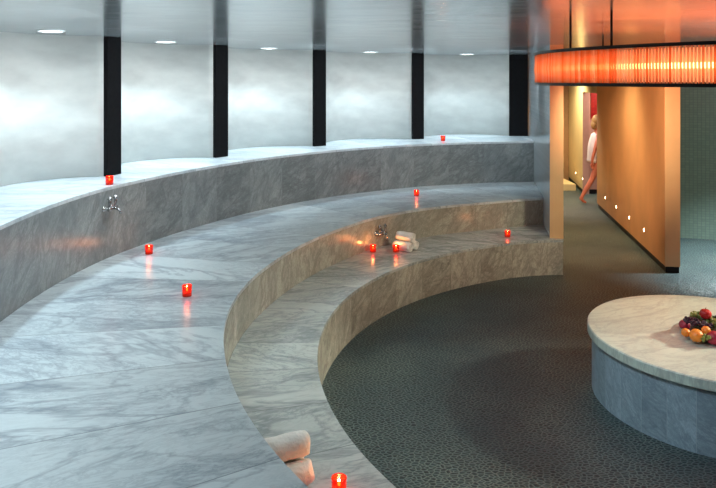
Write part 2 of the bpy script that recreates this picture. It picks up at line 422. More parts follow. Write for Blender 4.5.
# downlights
dl_lab = {2:'round ceiling downlight nearest the camera, at the left edge of the row', 3:'round ceiling downlight between the first and second black columns',
          4:'round ceiling downlight between the second and third black columns', 5:'round ceiling downlight between the third and fourth black columns',
          6:'round ceiling downlight over the niche beside the marble partition'}
first = None
for mid, nrm, i in niche_mid:
    p = mid + nrm*(0.07 if i < 5 else 0.0)
    if i >= 2:
        if first is None:
            t = thing('downlight', dl_lab[i], 'ceiling light', (p.x, p.y, ZC), 0, 'downlights along the niches')
            bm = bmesh.new(); lathe(bm, [(0.105,0.0),(0.125,0.0),(0.125,-0.006),(0.108,-0.010),(0.105,-0.008)], 32, closed=True)
            mesh_obj('trim_ring', bm, M['trim_white'], t)
            bm = bmesh.new(); lathe(bm, [(0,-0.005),(0.105,-0.005),(0.105,-0.001),(0,-0.001)], 32)
            mesh_obj('lens', bm, M['downlight'], t)
            first = t
        else: copy_tree(first, (p.x, p.y, ZC), 0, dl_lab[i])
    ld = D.lights.new('niche_lamp', 'SPOT'); ld.energy = 110; ld.color = (0.66,0.88,1.0); ld.spot_size = math.radians(104); ld.spot_blend = 1.0; ld.shadow_soft_size = 0.05
    lo = D.objects.new('niche_lamp', ld); COL.objects.link(lo); lo.location = (p.x-nrm.x*0.02, p.y-nrm.y*0.02, ZC-0.03)

# soft unseen fill lights added to brighten the niches, one per niche
for mid, nrm, i in niche_mid:
    th_ = math.atan2(mid.y-CY, mid.x-CX); rr_ = 5.25
    q = Vector((CX+rr_*math.cos(th_), CY+rr_*math.sin(th_), ZC-0.02))
    ld = D.lights.new('niche_washer', 'AREA'); ld.energy = 27; ld.color = (0.88,0.96,1.0); ld.size = 0.7; ld.spread = math.radians(150)
    lo = D.objects.new('niche_washer', ld); COL.objects.link(lo); lo.location = q
    tg = Vector((mid.x+nrm.x*0.6, mid.y+nrm.y*0.6, 1.6)); lo.rotation_euler = (tg-q).to_track_quat('-Z','Y').to_euler()

# ------------------------------------------------------------------ shell
bm = bmesh.new(); box(bm, -5.2, 9.2, -2.0, 19, -0.1, 0.0); struct(mesh_obj('floor', bm, M['pebble']))
bm = bmesh.new(); box(bm, -5.2, 9.2, -2.0, 19, ZC, ZC+0.1); struct(mesh_obj('ceiling', bm, M['ceiling']))
bm = bmesh.new(); box(bm, -5.3, -5.2, -2, 19, 0, ZC); struct(mesh_obj('wall_left', bm, M['plain']))
bm = bmesh.new(); box(bm, 9.2, 9.3, -2, 19, 0, ZC); struct(mesh_obj('wall_far_right', bm, M['plain']))
bm = bmesh.new(); box(bm, -5.2, 9.2, -2.1, -2.0, 0, ZC); struct(mesh_obj('wall_front', bm, M['plain']))
bm = bmesh.new(); box(bm, -5.2, 9.2, 19, 19.1, 0, ZC); struct(mesh_obj('wall_rear', bm, M['plain']))

# marble partition with gold end cap
fl = (fb-fa).length
bm = bmesh.new()
# solid runs above the benches; lower portion steps with them
prism(bm, [(0,0),(fl*fu.x,fl*fu.y),(fl*fu.x+fn.x*0.03,fl*fu.y+fn.y*0.03),(fn.x*0.03,fn.y*0.03)], Z1+0.001, ZC)
sl = 0.98
prism(bm, [(sl*fu.x,sl*fu.y),(fl*fu.x,fl*fu.y),(fl*fu.x+fn.x*0.03,fl*fu.y+fn.y*0.03),(sl*fu.x+fn.x*0.03,sl*fu.y+fn.y*0.03)], 0, Z1+0.001)
o = mesh_obj('wall_partition', bm, M['fin'], None, (fa.x, fa.y, 0)); struct(o)
g0 = fa + fn*0.03 
bm = bmesh.new(); prism(bm, [(0,0),(fn.x*0.14,fn.y*0.14),(fn.x*0.14+fu.x*fl,fn.y*0.14+fu.y*fl),(fu.x*fl,fu.y*fl)], Z1+0.001, ZC)
prism(bm, [(fu.x*sl,fu.y*sl),(fn.x*0.14+fu.x*sl,fn.y*0.14+fu.y*sl),(fn.x*0.14+fu.x*fl,fn.y*0.14+fu.y*fl),(fu.x*fl,fu.y*fl)], 0, Z1+0.001)
o = mesh_obj('trim_1', bm, M['gold_light'], None, (g0.x, g0.y, 0)); struct(o)
# thin gold facing covering the front of the marble leaf
bm = bmesh.new(); prism(bm, [(0,-0.012),(fn.x*0.17,fn.y*0.17-0.012),(fn.x*0.17,fn.y*0.17-0.001),(0,-0.001)], Z1+0.001, ZC)
struct(mesh_obj('trim_2', bm, M['gold_light'], None, (fa.x, fa.y, 0)))

# golden wall
ga = Vector((4.0, 8.965)); gb = Vector((4.714, 13.571)); gu = (gb-ga).normalized(); gn = Vector((gu.y, -gu.x)); gl = (gb-ga).length
def gp(s, n): return ga + gu*s + gn*n
def gprism(name, mat, s0, s1, n0, n1, z0, z1):
    c = gp(s0, n0); bm = bmesh.new()
    prism(bm, [tuple(gp(s,n)-c) for s, n in ((s0,n0),(s1,n0),(s1,n1),(s0,n1))], z0, z1)
    return struct(mesh_obj(name, bm, mat, None, (c.x, c.y, 0)))
gprism('wall_right', M['gold'], 0.012, gl, 0, 0.13, 0.09, ZC)
gprism('baseboard_right', M['black'], 0.03, gl-0.02, 0.02, 0.12, 0, 0.09)
# end cap (square to the viewer, a lighter panel)
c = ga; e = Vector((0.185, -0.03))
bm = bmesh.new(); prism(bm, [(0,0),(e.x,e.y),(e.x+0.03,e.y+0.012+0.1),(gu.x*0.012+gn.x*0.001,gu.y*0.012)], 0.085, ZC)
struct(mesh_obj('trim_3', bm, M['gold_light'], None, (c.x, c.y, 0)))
bm = bmesh.new(); prism(bm, [(0.015,0.02),(e.x-0.005,e.y+0.02),(e.x,e.y+0.09),(0.03,0.06)], 0, 0.085)
struct(mesh_obj('baseboard_end', bm, M['black'], None, (c.x, c.y, 0)))
# wall continuing past the doorway, header above it
s_door = 1.354*4.661; s_end = 2.05*4.661
gprism('wall_corridor', M['yellow'], s_door, s_end, 0, 0.13, 0.09, ZC)
gprism('baseboard_corridor', M['black'], s_door, s_end, 0.02, 0.12, 0, 0.09)
gprism('trim_4', M['yellow'], gl, s_door, 0, 0.13, 2.25, ZC)
gprism('trim_5', M['pink'], s_door-0.03, s_door, -0.004, 0.13, 0, 2.25)
# behind the doorway
bm = bmesh.new(); box(bm, 5.12, 7.0, 15.25, 15.35, 0.09, ZC); struct(mesh_obj('wall_doorway', bm, M['pink']))
bm = bmesh.new(); box(bm, 5.12, 7.0, 15.22, 15.34, 0.0, 0.09); struct(mesh_obj('baseboard_doorway', bm, M['black']))
bm = bmesh.new(); box(bm, 0, 0.6, -0.02, 0, 0, 0.62)
tag(mesh_obj('mosaic_panel', bm, M['red_tile'], None, (5.16, 15.25, 1.66)), 'red mosaic panel on the rose wall above the walking person', 'wall panel')
# far corridor wall + low lit step
bm = bmesh.new(); box(bm, 2.2, 5.27, 17.2, 17.3, 0, ZC); struct(mesh_obj('wall_corridor_end', bm, M['brown']))
bm = bmesh.new(); box(bm, 0, 2.75, 0, 1.55, 0, 0.15)
bmesh.ops.bevel(bm, geom=bm.edges[:], offset=0.008, segments=2, affect='EDGES')
tag(mesh_obj('step', bm, M['yellow'], None, (2.2, 15.62, 0)), 'low yellow step at the end of the corridor under the brown wall', 'step')
# green wall
bm = bmesh.new(); prism(bm, [(0,0),(4.4,-1.3),(4.4,-1.1),(0,0.2)], 0, ZC)
struct(mesh_obj('wall_green', bm, M['green'], None, (4.75, 11.08, 0)))

# small round wall lights
def steplight(s, z, lab, src):
    p = gp(s, -0.001); ang = math.atan2(gu.y, gu.x)
    if src is None:
        t = thing('wall_light', lab, 'wall light', (p.x, p.y, z), ang, 'small round lights low on the gold walls')
        for nm, r0, r1, mt, th in (('rim', 0.026, 0.034, M['gold_light'], 0.006), ('lens', 0.0, 0.026, M['steplight'], 0.004)):
            bm = bmesh.new()
            if r0: lathe(bm, [(r0,0),(r1,0),(r1,th),(r0,th)], 20, closed=True)
            else: lathe(bm, [(0,0),(r1,0),(r1,th),(0,th)], 20)
            bmesh.ops.rotate(bm, verts=bm.verts, cent=(0,0,0), matrix=Matrix.Rotation(-PI/2, 3, 'X'))
            bmesh.ops.rotate(bm, verts=bm.verts, cent=(0,0,0), matrix=Matrix.Rotation(0, 3, 'Z'))
            for v_ in bm.verts: v_.co.y = abs(v_.co.y)
            mesh_obj(nm, bm, mt, t)
        return t
    return copy_tree(src, (p.x, p.y, z), ang, lab)
src = None
for t_, lab in ((0.2245,'nearest small round wall light on the gold wall, closest to its bright end'),
                (0.419,'second nearest small round light low on the gold wall'),
                (0.619,'third small round light along the gold wall from its near end'),
                (0.82,'farthest small round light on the near gold wall, beside the walking person'),
                (1.352,'small round wall light on the far yellow wall, right beside the doorway'),
                (1.556,'small round wall light deepest in the corridor, on the yellow wall')):
    s_ = t_*4.661
    o = steplight(s_, 0.335, lab, src)
    if src is None: src = o

# ------------------------------------------------------------------ round table
TX, TY, TR, TZ = 2.83, 5.40, 0.978, 0.526
t = thing('round_table', 'low round marble table with cream top and blue-grey drum base', 'table', (TX, TY, 0))
bm = bmesh.new(); lathe(bm, [(0,TZ-0.075),(TR-0.006,TZ-0.075),(TR,TZ-0.069),(TR,TZ-0.008),(TR-0.008,TZ),(0,TZ)], 128)
o = mesh_obj('tabletop', bm, M['table_top'], t)
bm = bmesh.new(); lathe(bm, [(0,0),(TR-0.035,0),(TR-0.035,TZ-0.075),(0,TZ-0.075)], 128)
mesh_obj('base', bm, M['table_side'], t)

# ------------------------------------------------------------------ plate and fruit
bm = bmesh.new(); lathe(bm, [(0,0.0),(0.22,0.0),(0.27,0.008),(0.298,0.028),(0.302,0.036),(0.296,0.037),(0.262,0.018),(0.2,0.010),(0,0.010)], 64)
tag(mesh_obj('plate', bm, M['plate'], None, (TX+0.01, TY-0.03, TZ), smooth=True), 'wide shallow grey plate of fruit on the round table', 'plate')
def fruit(kind, x, y, d, r, label, group=None):
    p = at_d(x, y, d)
    t = thing(kind, label, kind.replace('_',' '), tuple(p), random.uniform(0,6), group)
    bm = bmesh.new()
    if kind == 'orange':
        ball(bm, (0,0,0), r, 1,1,0.95,24,16); mesh_obj('peel', bm, M['orange'], t, smooth=True)
        bm = bmesh.new(); lathe(bm, [(0,r*0.93),(r*0.09,r*0.945),(0,r*0.985)], 6); mesh_obj('stem_button', bm, M['leaf'], t)
    elif kind == 'apple':
        pr = []
        for k in range(17):
            a = -PI/2+PI*k/16; rr = r*math.cos(a)*(1+0.05*math.sin(a)); z = r*0.93*math.sin(a)
            if k > 12: z -= r*0.16*((k-12)/4)**2
            if k < 3: z += r*0.1*((3-k)/3)**2
            pr.append((max(rr,0) if 0 < k < 16 else 0, z))
        lathe(bm, pr, 24); mesh_obj('skin', bm, M['apple'], t, smooth=True)
        bm = bmesh.new(); tube(bm, [(0,0,r*0.7),(0.002,0,r*1.0),(0.006,0,r*1.12)], 0.0022, 6); mesh_obj('stem', bm, M['stalk'], t)
    else:
        ball(bm, (0,0,0), r, 1,1,0.96,24,16); mesh_obj('skin', bm, M['pomegranate'], t, smooth=True)
        bm = bmesh.new()
        lathe(bm, [(r*0.22,r*0.9),(r*0.2,r*1.08),(r*0.32,r*1.28),(r*0.24,r*1.25),(r*0.14,r*1.05),(r*0.14,r*0.92)], 12)
        mesh_obj('crown', bm, M['pomegranate'], t)
        for ch in t.children: pass
        t.rotation_euler = (1.2, 0.5, random.uniform(0,6))
    return t
G = 'fruit heaped on the plate'
fruit('orange', 696.3, 335.5, 5.18, 0.050, 'largest orange at the front of the fruit plate', G)
fruit('orange', 685.8, 332.5, 5.25, 0.033, 'small orange at the left edge of the fruit plate', G)
fruit('orange', 706.0, 330.5, 5.20, 0.034, 'small orange between the big orange and the top apple', G)
fruit('apple', 705.5, 314.0, 5.36, 0.044, 'red apple at the very top of the fruit heap', G)
fruit('pomegranate', 684.5, 325, 5.44, 0.042, 'dark red pomegranate at the far left of the plate', G)
fruit('pomegranate', 714.0, 338.0, 5.16, 0.053, 'large red pomegranate at the front right of the fruit heap', G)
for kind, px, py, d_, r_, lab in (('orange',731,333,5.30,0.046,'orange at the right side of the plate, beyond the large pomegranate'),
        ('apple',739,325,5.42,0.042,'red apple at the far right of the fruit heap'),
        ('orange',722,313,5.50,0.040,'orange at the back of the heap behind the green grapes')):
    fruit(kind, px, py, d_, r_, lab, G)
def bunch(pts, mat, n, rb, label):
    c = pts[0]
    t = thing('grape_bunch', label, 'grapes', tuple(c), 0, G)
    bm = bmesh.new(); tube(bm, [(0,0,0.0)]+[tuple(p-c) for p in pts[1:]], 0.003, 6); mesh_obj('stem', bm, M['stalk'], t)
    base = None
    for k in range(n):
        f = random.random()*(len(pts)-1.001); i = int(f); q = pts[i].lerp(pts[i+1], f-i) - c
        a, b_ = random.uniform(0,2*PI), random.uniform(-0.5,1.0)
        q = q + Vector((math.cos(a)*math.cos(b_), math.sin(a)*math.cos(b_), math.sin(b_)*0.7))*random.uniform(0.016,0.042)
        if base is None:
            bm = bmesh.new(); ball(bm, (0,0,0), rb, 1,1,1.15, 12, 8)
            base = mesh_obj('grape', bm, mat, t, smooth=True); base.location = q
        else:
            o = base.copy(); COL.objects.link(o); o.parent = t; o.location = q
    return t
bunch([at_d(688,321,5.36), at_d(692,321,5.34), at_d(699,325,5.28), at_d(708,326,5.30)], M['dark_grape'], 95, 0.0125, 'dark purple grape bunch in the middle left of the fruit heap')
bunch([at_d(693,316,5.40), at_d(697,315.5,5.42)], M['green_grape'], 22, 0.0125, 'small yellow-green grape bunch left of the top apple')
bunch([at_d(711,324,5.33), at_d(716,320,5.36), at_d(724,326,5.34)], M['green_grape'], 40, 0.0125, 'green grape bunch at the right of the fruit heap')
bunch([at_d(704.5,339,5.12), at_d(706,338.5,5.12)], M['green_grape'], 10, 0.011, 'few pale green grapes at the front rim between orange and pomegranate')
bm = bmesh.new()   # leafy filler carrying the heap
lathe(bm, [(0,0.0),(0.175,0.0),(0.165,0.03),(0.13,0.06),(0.07,0.08),(0,0.086)], 24)
for k in range(60):
    a, e_ = random.uniform(0,2*PI), random.uniform(0.15,1.3)
    c = Vector((0.175*math.cos(a)*math.cos(e_), 0.175*math.sin(a)*math.cos(e_), 0.02+0.075*math.sin(e_)))
    rot = Matrix.Rotation(random.uniform(0,6),4,'Z') @ Matrix.Rotation(random.uniform(-0.6,0.6),4,'X')
    vs = [bm.verts.new(c + rot @ Vector(v_)) for v_ in ((0,-0.03,0),(0.018,0,0.006),(0,0.035,0),(-0.018,0,0.006))]
    bm.faces.new(vs)
o = mesh_obj('leaf_bed', bm, M['leaf'], None, (TX, TY, TZ+0.0165)); tag(o, 'green leaves bedded under the fruit on the plate', 'leaves'); o['kind'] = 'stuff'

# ------------------------------------------------------------------ towels
def towel_mesh(length, R=0.066, turns=4.2):
    bm = bmesh.new(); n = 110; th = (R-0.008)/turns
    prev = None
    nl = 10
    rows = []
    for i in range(n+1):
        f = i/n; a = f*turns*2*PI
        ri = 0.008 + (R-0.008-th)*f; ro = ri + th*0.86
        row = []
        for r in (ri, ro):
            for j in range(nl+1):
                yy = -length/2 + length*j/nl
                e = min(1, (0.5-abs(j/nl-0.5))*2*3.0)
                rr = r - (0.006*(1-e)**2 if r == ro else -0.002*(1-e)**2)
                wob = 0.0025*math.sin(yy*50+a*1.3)*(f**3)
                yo = yy + 0.004*math.sin(i*0.7)*(1 if j in (0,nl) else 0)
                row.append(bm.verts.new(((rr+wob)*math.cos(a), yo, (rr+wob)*math.sin(a))))
        rows.append(row)
    m_ = nl+1
    for i in range(n):
        a, b_ = rows[i], rows[i+1]
        for j in range(nl):
            bm.faces.new((a[j],a[j+1],b_[j+1],b_[j])); bm.faces.new((a[m_+j],b_[m_+j],b_[m_+j+1],a[m_+j+1]))
        for j in (0, nl): bm.faces.new((a[j],b_[j],b_[m_+j],a[m_+j]))
    for r_ in (rows[0], rows[-1]):
        for j in range(nl): bm.faces.new((r_[j],r_[j+1],r_[m_+j+1],r_[m_+j]))
    return bm
def towel(c, ang, length, R, label, group, tilt=0.0, spin=0.0):
    o = mesh_obj('rolled_towel', towel_mesh(length, R), M['towel'], None, tuple(c), smooth=True)
    o.rotation_euler = (tilt, spin, ang - PI/2)
    return tag(o, label, 'towel', group)
# near pair/pyramid: axis is radial
ra = math.radians(207); ax = Vector((math.cos(ra), math.sin(ra), 0)); tn = Vector((-math.sin(ra), math.cos(ra), 0))
base = Vector((-0.268, 3.575, 0)) + ax*0.135
R_ = 0.070
g = 'rolled white towels stacked near the front candle'
towel(base + Vector((0,0,Z1+R_*2.68)) , ra, 0.27, R_, 'top white rolled towel of the near stack at the bottom of the picture', g, spin=2.0)
towel(base + tn*R_*0.90 + Vector((0,0,Z1+R_)) + ax*(0.0), ra+0.04, 0.26, R_, 'front lower rolled towel of the near stack, closest to the candle', g, spin=0.7)
towel(base - tn*R_*1.12 - ax*0.015 + Vector((0,0,Z1+R_+0.001)), ra-0.03, 0.24, R_, 'rear lower rolled towel of the near stack, hidden under the top one', g, spin=2.8)
# far pyramid
fc = at(399, 251.5, Z1); ang = math.radians(-38)
ax = Vector((math.cos(ang), math.sin(ang), 0)); tn = Vector((-math.sin(ang), math.cos(ang), 0))
R2_ = 0.062; g = 'rolled white towels stacked below the right tap'
fc = fc + tn*0.115 + ax*0.02
towel(fc + Vector((0,0,Z1-fc.z+R2_*2.68)) , ang, 0.23, R2_, 'top white rolled towel of the three stacked beside the wall tap', g, spin=1.0)
towel(fc - tn*R2_*1.02 + Vector((0,0,R2_)), ang, 0.24, R2_, 'lower left rolled towel of the far stack, lit by the candle next to it', g, spin=2.2)
towel(fc + tn*R2_*1.02 + Vector((0,0,R2_)), ang, 0.24, R2_, 'lower right rolled towel of the far stack, farther from the candles', g, spin=0.4)

# ------------------------------------------------------------------ candles
def make_candle(loc, label):
    t = thing('votive_candle', label, 'candle', loc, 0, 'red glass votive candles on the marble')
    bm = bmesh.new(); lathe(bm, [(0,0.0),(0.034,0.0),(0.036,0.004),(0.037,0.074),(0.039,0.080),(0.038,0.084),(0.035,0.084),(0.0335,0.076),(0.0325,0.010),(0,0.009)], 28)
    mesh_obj('glass_cup', bm, M['votive'], t, smooth=True)
    bm = bmesh.new(); lathe(bm, [(0,0.010),(0.031,0.010),(0.031,0.030),(0.029,0.033),(0,0.031)], 24); mesh_obj('wax', bm, M['wax'], t)
    bm = bmesh.new(); tube(bm, [(0,0,0.031),(0.001,0,0.040)], 0.001, 6); mesh_obj('wick', bm, M['wick'], t)
    bm = bmesh.new(); lathe(bm, [(0,0.038),(0.0055,0.043),(0.0075,0.050),(0.006,0.062),(0.003,0.073),(0,0.080)], 12); mesh_obj('flame', bm, M['flame'], t, smooth=True)
    return t
cand = [((339,494),Z1,'red votive candle in the foreground, beside the near towel stack'),
        ((187,296),Z2,'red votive candle alone in the middle of the wide marble tier'),
        ((149,254),Z2,'red votive candle close to the grey riser under the left tap'),
        ((109.5,184.8),Z3,'red votive candle on the white ledge in front of the leftmost black column'),
        ((443,141),Z3,'tiny red votive candle on the far ledge between two right black columns'),
        ((416.5,196),Z2,'red votive candle at the back of the wide tier, above the towel stack'),
        ((373,252),Z1,'red votive candle on the low bench directly below the right tap'),
        ((396,252),Z1,'red votive candle touching the front of the far towel stack'),
        ((507.5,237),Z1,'red votive candle at the right end of the low bench')]
src = None
for i, ((x,y), z, lab) in enumerate(cand):
    p = at(x, y, z)
    if src is None: src = make_candle(tuple(p), lab)
    else: copy_tree(src, tuple(p), random.uniform(0,6), lab)
    ld = D.lights.new('candle_glow', 'POINT'); ld.energy = 0.9; ld.color = (1.0,0.34,0.09); ld.specular_factor = 0.3; ld.shadow_soft_size = 0.012
    lo = D.objects.new('candle_glow', ld); COL.objects.link(lo); lo.location = p + Vector((0,0,0.088)); 

# ------------------------------------------------------------------ taps
def make_tap(loc, rotz, label):
    # local: +x along wall, -y out of wall
    t = thing('wall_tap', label, 'tap', loc, rotz, 'wall-mounted taps on the marble risers')
    for sx in (-0.055, 0.055):
        bm = bmesh.new()
        lathe(bm, [(0,0),(0.03,0),(0.03,0.006),(0.022,0.012),(0.013,0.016),(0.013,0.06),(0,0.06)], 20)
        bmesh.ops.rotate(bm, verts=bm.verts, cent=(0,0,0), matrix=Matrix.Rotation(PI/2, 3, 'X'))
        bmesh.ops.translate(bm, verts=bm.verts, vec=(sx,0,0)); mesh_obj('flange', bm, M['chrome'], t, smooth=True)
    bm = bmesh.new(); tube(bm, [(-0.075,-0.06,0),(-0.07,-0.06,0),(0.07,-0.06,0),(0.075,-0.06,0)], [0.012,0.019,0.019,0.012], 16); mesh_obj('body', bm, M['chrome'], t, smooth=True)
    for sx in (-0.05, 0.05):
        bm = bmesh.new(); tube(bm, [(sx,-0.06,0.01),(sx,-0.06,0.035),(sx,-0.06,0.06),(sx,-0.06,0.115)], [0.014,0.011,0.016,0.010], 14)
        h = mesh_obj('handle', bm, M['chrome'], t, smooth=True)
        bm = bmesh.new(); tube(bm, [(sx-0.024,-0.06,0.092),(sx+0.024,-0.06,0.092)], 0.006, 8); tube(bm, [(sx,-0.084,0.092),(sx,-0.036,0.092)], 0.006, 8)
        mesh_obj('cross_lever', bm, M['chrome'], h)
    bm = bmesh.new(); tube(bm, [(0.0,-0.06,0),(0.0,-0.085,0.004),(0.0,-0.115,-0.006),(0.0,-0.135,-0.022),(0.0,-0.14,-0.045)], [0.012,0.012,0.011,0.010,0.011], 12); mesh_obj('spout', bm, M['chrome'], t, smooth=True)
    return t
def on_riser(T, px, py):
    # walk along the viewing ray until it meets the riser (from inside)
    d = 3.0
    while d < 14:
        X = (px-358)*d/F; rr = math.hypot(X-CX, d-CY)
        th = math.degrees(math.atan2(d-CY, X-CX)) % 360
        if rr >= prof(T, th) and d > 5: break
        d += 0.002
    return Vector((X, d, H-(py-HZ)*d/F)), th
p, th = on_riser(T3, 107, 208)
make_tap(tuple(p), math.radians(th-90), 'old chrome twin-handle tap on the grey riser below the left votive')
p, th = on_riser(T2, 379, 233)
make_tap(tuple(p), math.radians(th-90), 'old chrome twin-handle tap over the two low candles by the far towels')

# ------------------------------------------------------------------ chandelier
KX, KY, KR = 3.4, 5.4, 1.956
ZT, ZB = 2.742, 2.472
t = thing('ring_chandelier', 'huge round chandelier of glowing amber glass rods with black rims', 'chandelier', (KX, KY, ZB))
hh = ZT-ZB
for nm, z0, z1 in (('upper_rim', hh-0.022, hh), ('lower_rim', 0.0, 0.022)):
    bm = bmesh.new(); lathe(bm, [(KR-0.05,z0),(KR,z0),(KR,z1),(KR-0.05,z1)], 160, closed=True)
    mesh_obj(nm, bm, M['black'], t)
bm = bmesh.new(); lathe(bm, [(KR-0.09,0.03),(KR-0.086,0.03),(KR-0.086,hh-0.03),(KR-0.09,hh-0.03)], 160, closed=True)
mesh_obj('inner_shade', bm, M['lamp_red'], t)
bm = bmesh.new(); lathe(bm, [(KR-0.072,hh*0.42),(KR-0.060,hh*0.42),(KR-0.060,hh*0.55),(KR-0.072,hh*0.55)], 160, closed=True)
mesh_obj('light_strip', bm, M['lamp_hot'], t)
nrod = 570
def rod_bm(zs=None):
    bm = bmesh.new()
    tube(bm, [(0,0,0.02),(0,0,hh*0.3),(0.004,0,hh*0.5),(0,0,hh*0.7),(0,0,hh-0.02)], 0.0078, 8)
    return bm
rest = bmesh.new(); first_rod = None; cnt = 0
def rod_rank(k):
    a = 2*PI*k/nrod
    x, y = KX+KR*math.cos(a), KY+KR*math.sin(a)
    px = 358+x/y*F
    front = (math.cos(a)*(-KX)+math.sin(a)*(-KY)) / math.hypot(KX,KY)
    return (not (px < 718 and front > 0.30), y)
order = sorted(range(nrod), key=rod_rank)
chosen = set(order[:100])
for k in range(nrod):
    a = 2*PI*k/nrod; r = KR-0.014
    x, y = r*math.cos(a), r*math.sin(a)
    if k in chosen:
        if first_rod is None:
            first_rod = mesh_obj('glass_rod', rod_bm(), M['rod'], t, smooth=True); o = first_rod
        else:
            o = first_rod.copy(); COL.objects.link(o); o.parent = t
        o.location = (x, y, 0); o.rotation_euler = (0,0,a)
    else:
        tube(rest, [(x,y,0.02),(x,y,hh-0.02)], 0.0078, 6)
o = mesh_obj('glass_rod', rest, M['rod'], t, smooth=True); o['kind'] = 'stuff'
# hanging rods
def ring_hit(px):
    q = (px-358)/F; A = 1+q*q; B = -2*(q*KX+KY); C_ = KX*KX+KY*KY-(KR-0.025)**2
    d = (-B-math.sqrt(B*B-4*A*C_))/(2*A); return q*d, d
angs = []
for px in (570.5, 611.5):
    x, y = ring_hit(px); angs.append(math.atan2(y-KY, x-KX))
for k in range(3): angs.append(angs[1]+2*PI/4*(k+1))
for a in angs:
    x, y = (KR-0.025)*math.cos(a), (KR-0.025)*math.sin(a)
    bm = bmesh.new(); tube(bm, [(x,y,hh-0.005),(x,y,ZC-ZB)], 0.0085, 10); mesh_obj('hanging_rod', bm, M['black'], t, smooth=True)

# ------------------------------------------------------------------ person walking into the doorway
PD = 13.85
def pp(x, y, off=0.0):
    return Vector(((x-358)*(PD)/F, PD+off, H-(y-HZ)*PD/F))
root = thing('person', 'person walking into the doorway with white shoulder cloth, half hidden by the gold wall', 'person', (4.91, 14.05, 0))
o0 = Vector((4.85, PD, 0))
def skinned(name, chains, mat, parent, sub=2, rootv=0):
    verts = []; edges = []; rad = []; idx = {}
    def vid(p, r):
        k = tuple(round(c, 4) for c in p)
        if k not in idx: idx[k] = len(verts); verts.append(p); rad.append(r)
        return idx[k]
    for ch in chains:
        ids = [vid(p, r) for p, r in ch]
        edges += list(zip(ids[:-1], ids[1:]))
    me = D.meshes.new(name); me.from_pydata(verts, edges, []); 
    o = D.objects.new(name, me); COL.objects.link(o); o.parent = parent
    me.materials.append(mat)
    sk = o.modifiers.new('skin', 'SKIN'); sk.use_smooth_shade = True
    sv = me.skin_vertices[0].data
    for i, r in enumerate(rad): sv[i].radius = (r, r) if not isinstance(r, tuple) else r
    sv[rootv].use_root = True
    sb = o.modifiers.new('sub', 'SUBSURF'); sb.levels = sub; sb.render_levels = sub
    return o
# local coords, walking towards +x; y away from the camera
pel = (0,0,0.93)
torso = [(pel,0.125),((0.005,0,1.06),0.105),((0.0,0,1.22),0.115),((-0.01,0,1.38),0.12),((-0.02,0,1.46),0.075),((-0.02,0,1.53),0.05),((-0.01,0,1.60),0.055)]
chains = [torso]
rearleg = [(pel,0.125),((-0.02,-0.08,0.86),0.095),((-0.09,-0.08,0.66),0.078),((-0.16,-0.08,0.49),0.055),((-0.25,-0.075,0.34),0.054),((-0.37,-0.07,0.13),0.034),((-0.375,-0.07,0.10),0.033),((-0.33,-0.07,0.05),0.030),((-0.27,-0.07,0.022),0.020)]
frontleg = [(pel,0.125),((0.05,0.09,0.84),0.095),((0.12,0.09,0.66),0.078),((0.17,0.09,0.48),0.056),((0.16,0.09,0.32),0.054),((0.14,0.09,0.10),0.034),((0.17,0.09,0.05),0.032),((0.27,0.09,0.022),0.020)]
arm1 = [((-0.01,0,1.38),0.12),((-0.03,-0.16,1.40),0.052),((-0.11,-0.23,1.27),0.043),((-0.17,-0.27,1.10),0.036),((-0.21,-0.27,0.96),0.031),((-0.22,-0.26,0.86),0.022)]
arm2 = [((-0.01,0,1.38),0.12),((0.05,0.15,1.40),0.052),((0.10,0.20,1.26),0.043),((0.17,0.21,1.11),0.036),((0.27,0.2,1.02),0.030),((0.33,0.19,0.98),0.022)]
# toe/heel stubs
chains += [rearleg, frontleg, arm1, arm2]
chains.append([((-0.375,-0.07,0.10),0.033),((-0.41,-0.07,0.105),0.022)])
chains.append([((0.14,0.09,0.10),0.034),((0.105,0.09,0.035),0.024)])
def hand(p, dirv, side, w):
    d = Vector(dirv).normalized(); s = Vector(side).normalized(); nrm = d.cross(s)
    palm = Vector(p)+d*0.045
    chains.append([(tuple(p),0.022),(tuple(palm),0.026)])
    for k, ln in enumerate((0.068,0.078,0.073,0.058)):
        b_ = palm + s*(0.024-0.016*k) + d*0.012
        m_ = b_ + d*ln*0.5 + nrm*0.006*w; e_ = b_ + d*ln + nrm*0.022*w
        chains.append([(tuple(palm),0.026),(tuple(b_),0.009),(tuple(m_),0.008),(tuple(e_),0.006)])
    b_ = Vector(p)+d*0.02+s*0.026
    chains.append([(tuple(p),0.022),(tuple(b_),0.010),(tuple(b_+d*0.03+s*0.018),0.009),(tuple(b_+d*0.055+s*0.02),0.007)])
hand((-0.22,-0.26,0.86), (-0.02,0,-1), (1,0.2,0), 1)
hand((0.33,0.19,0.98), (0.8,0,-0.4), (0.3,0,1), 1)
body = skinned('body', chains, M['skin'], root)
# head with face (looking to +x)
bm = bmesh.new()
ball(bm, (0.075,0,1.665), 0.1, 0.95,0.76,1.18, 24, 18)
for v_ in bm.verts:
    c = v_.co
    if c.z < 1.64: c.x += 0.012; c.y *= 0.88
ball(bm, (0.172,0,1.655), 0.016, 1.0,0.7,1.5, 10, 8)       # nose
ball(bm, (0.158,0,1.613), 0.016, 0.5,1.3,0.5, 10, 6)       # mouth
ball(bm, (0.150,0,1.575), 0.022, 0.9,1.1,0.8, 10, 8)       # chin
for s in (-1,1):
    ball(bm, (0.152,s*0.033,1.675), 0.012, 0.6,1.1,0.6, 10, 8)
    ball(bm, (0.065,s*0.077,1.655), 0.025, 0.7,0.3,1.2, 10, 8)
mesh_obj('head', bm, M['skin'], root, (-0.075,0,0), smooth=True)
bm = bmesh.new()
ball(bm, (0.05,0,1.69), 0.112, 0.98,0.84,1.06, 24, 18)
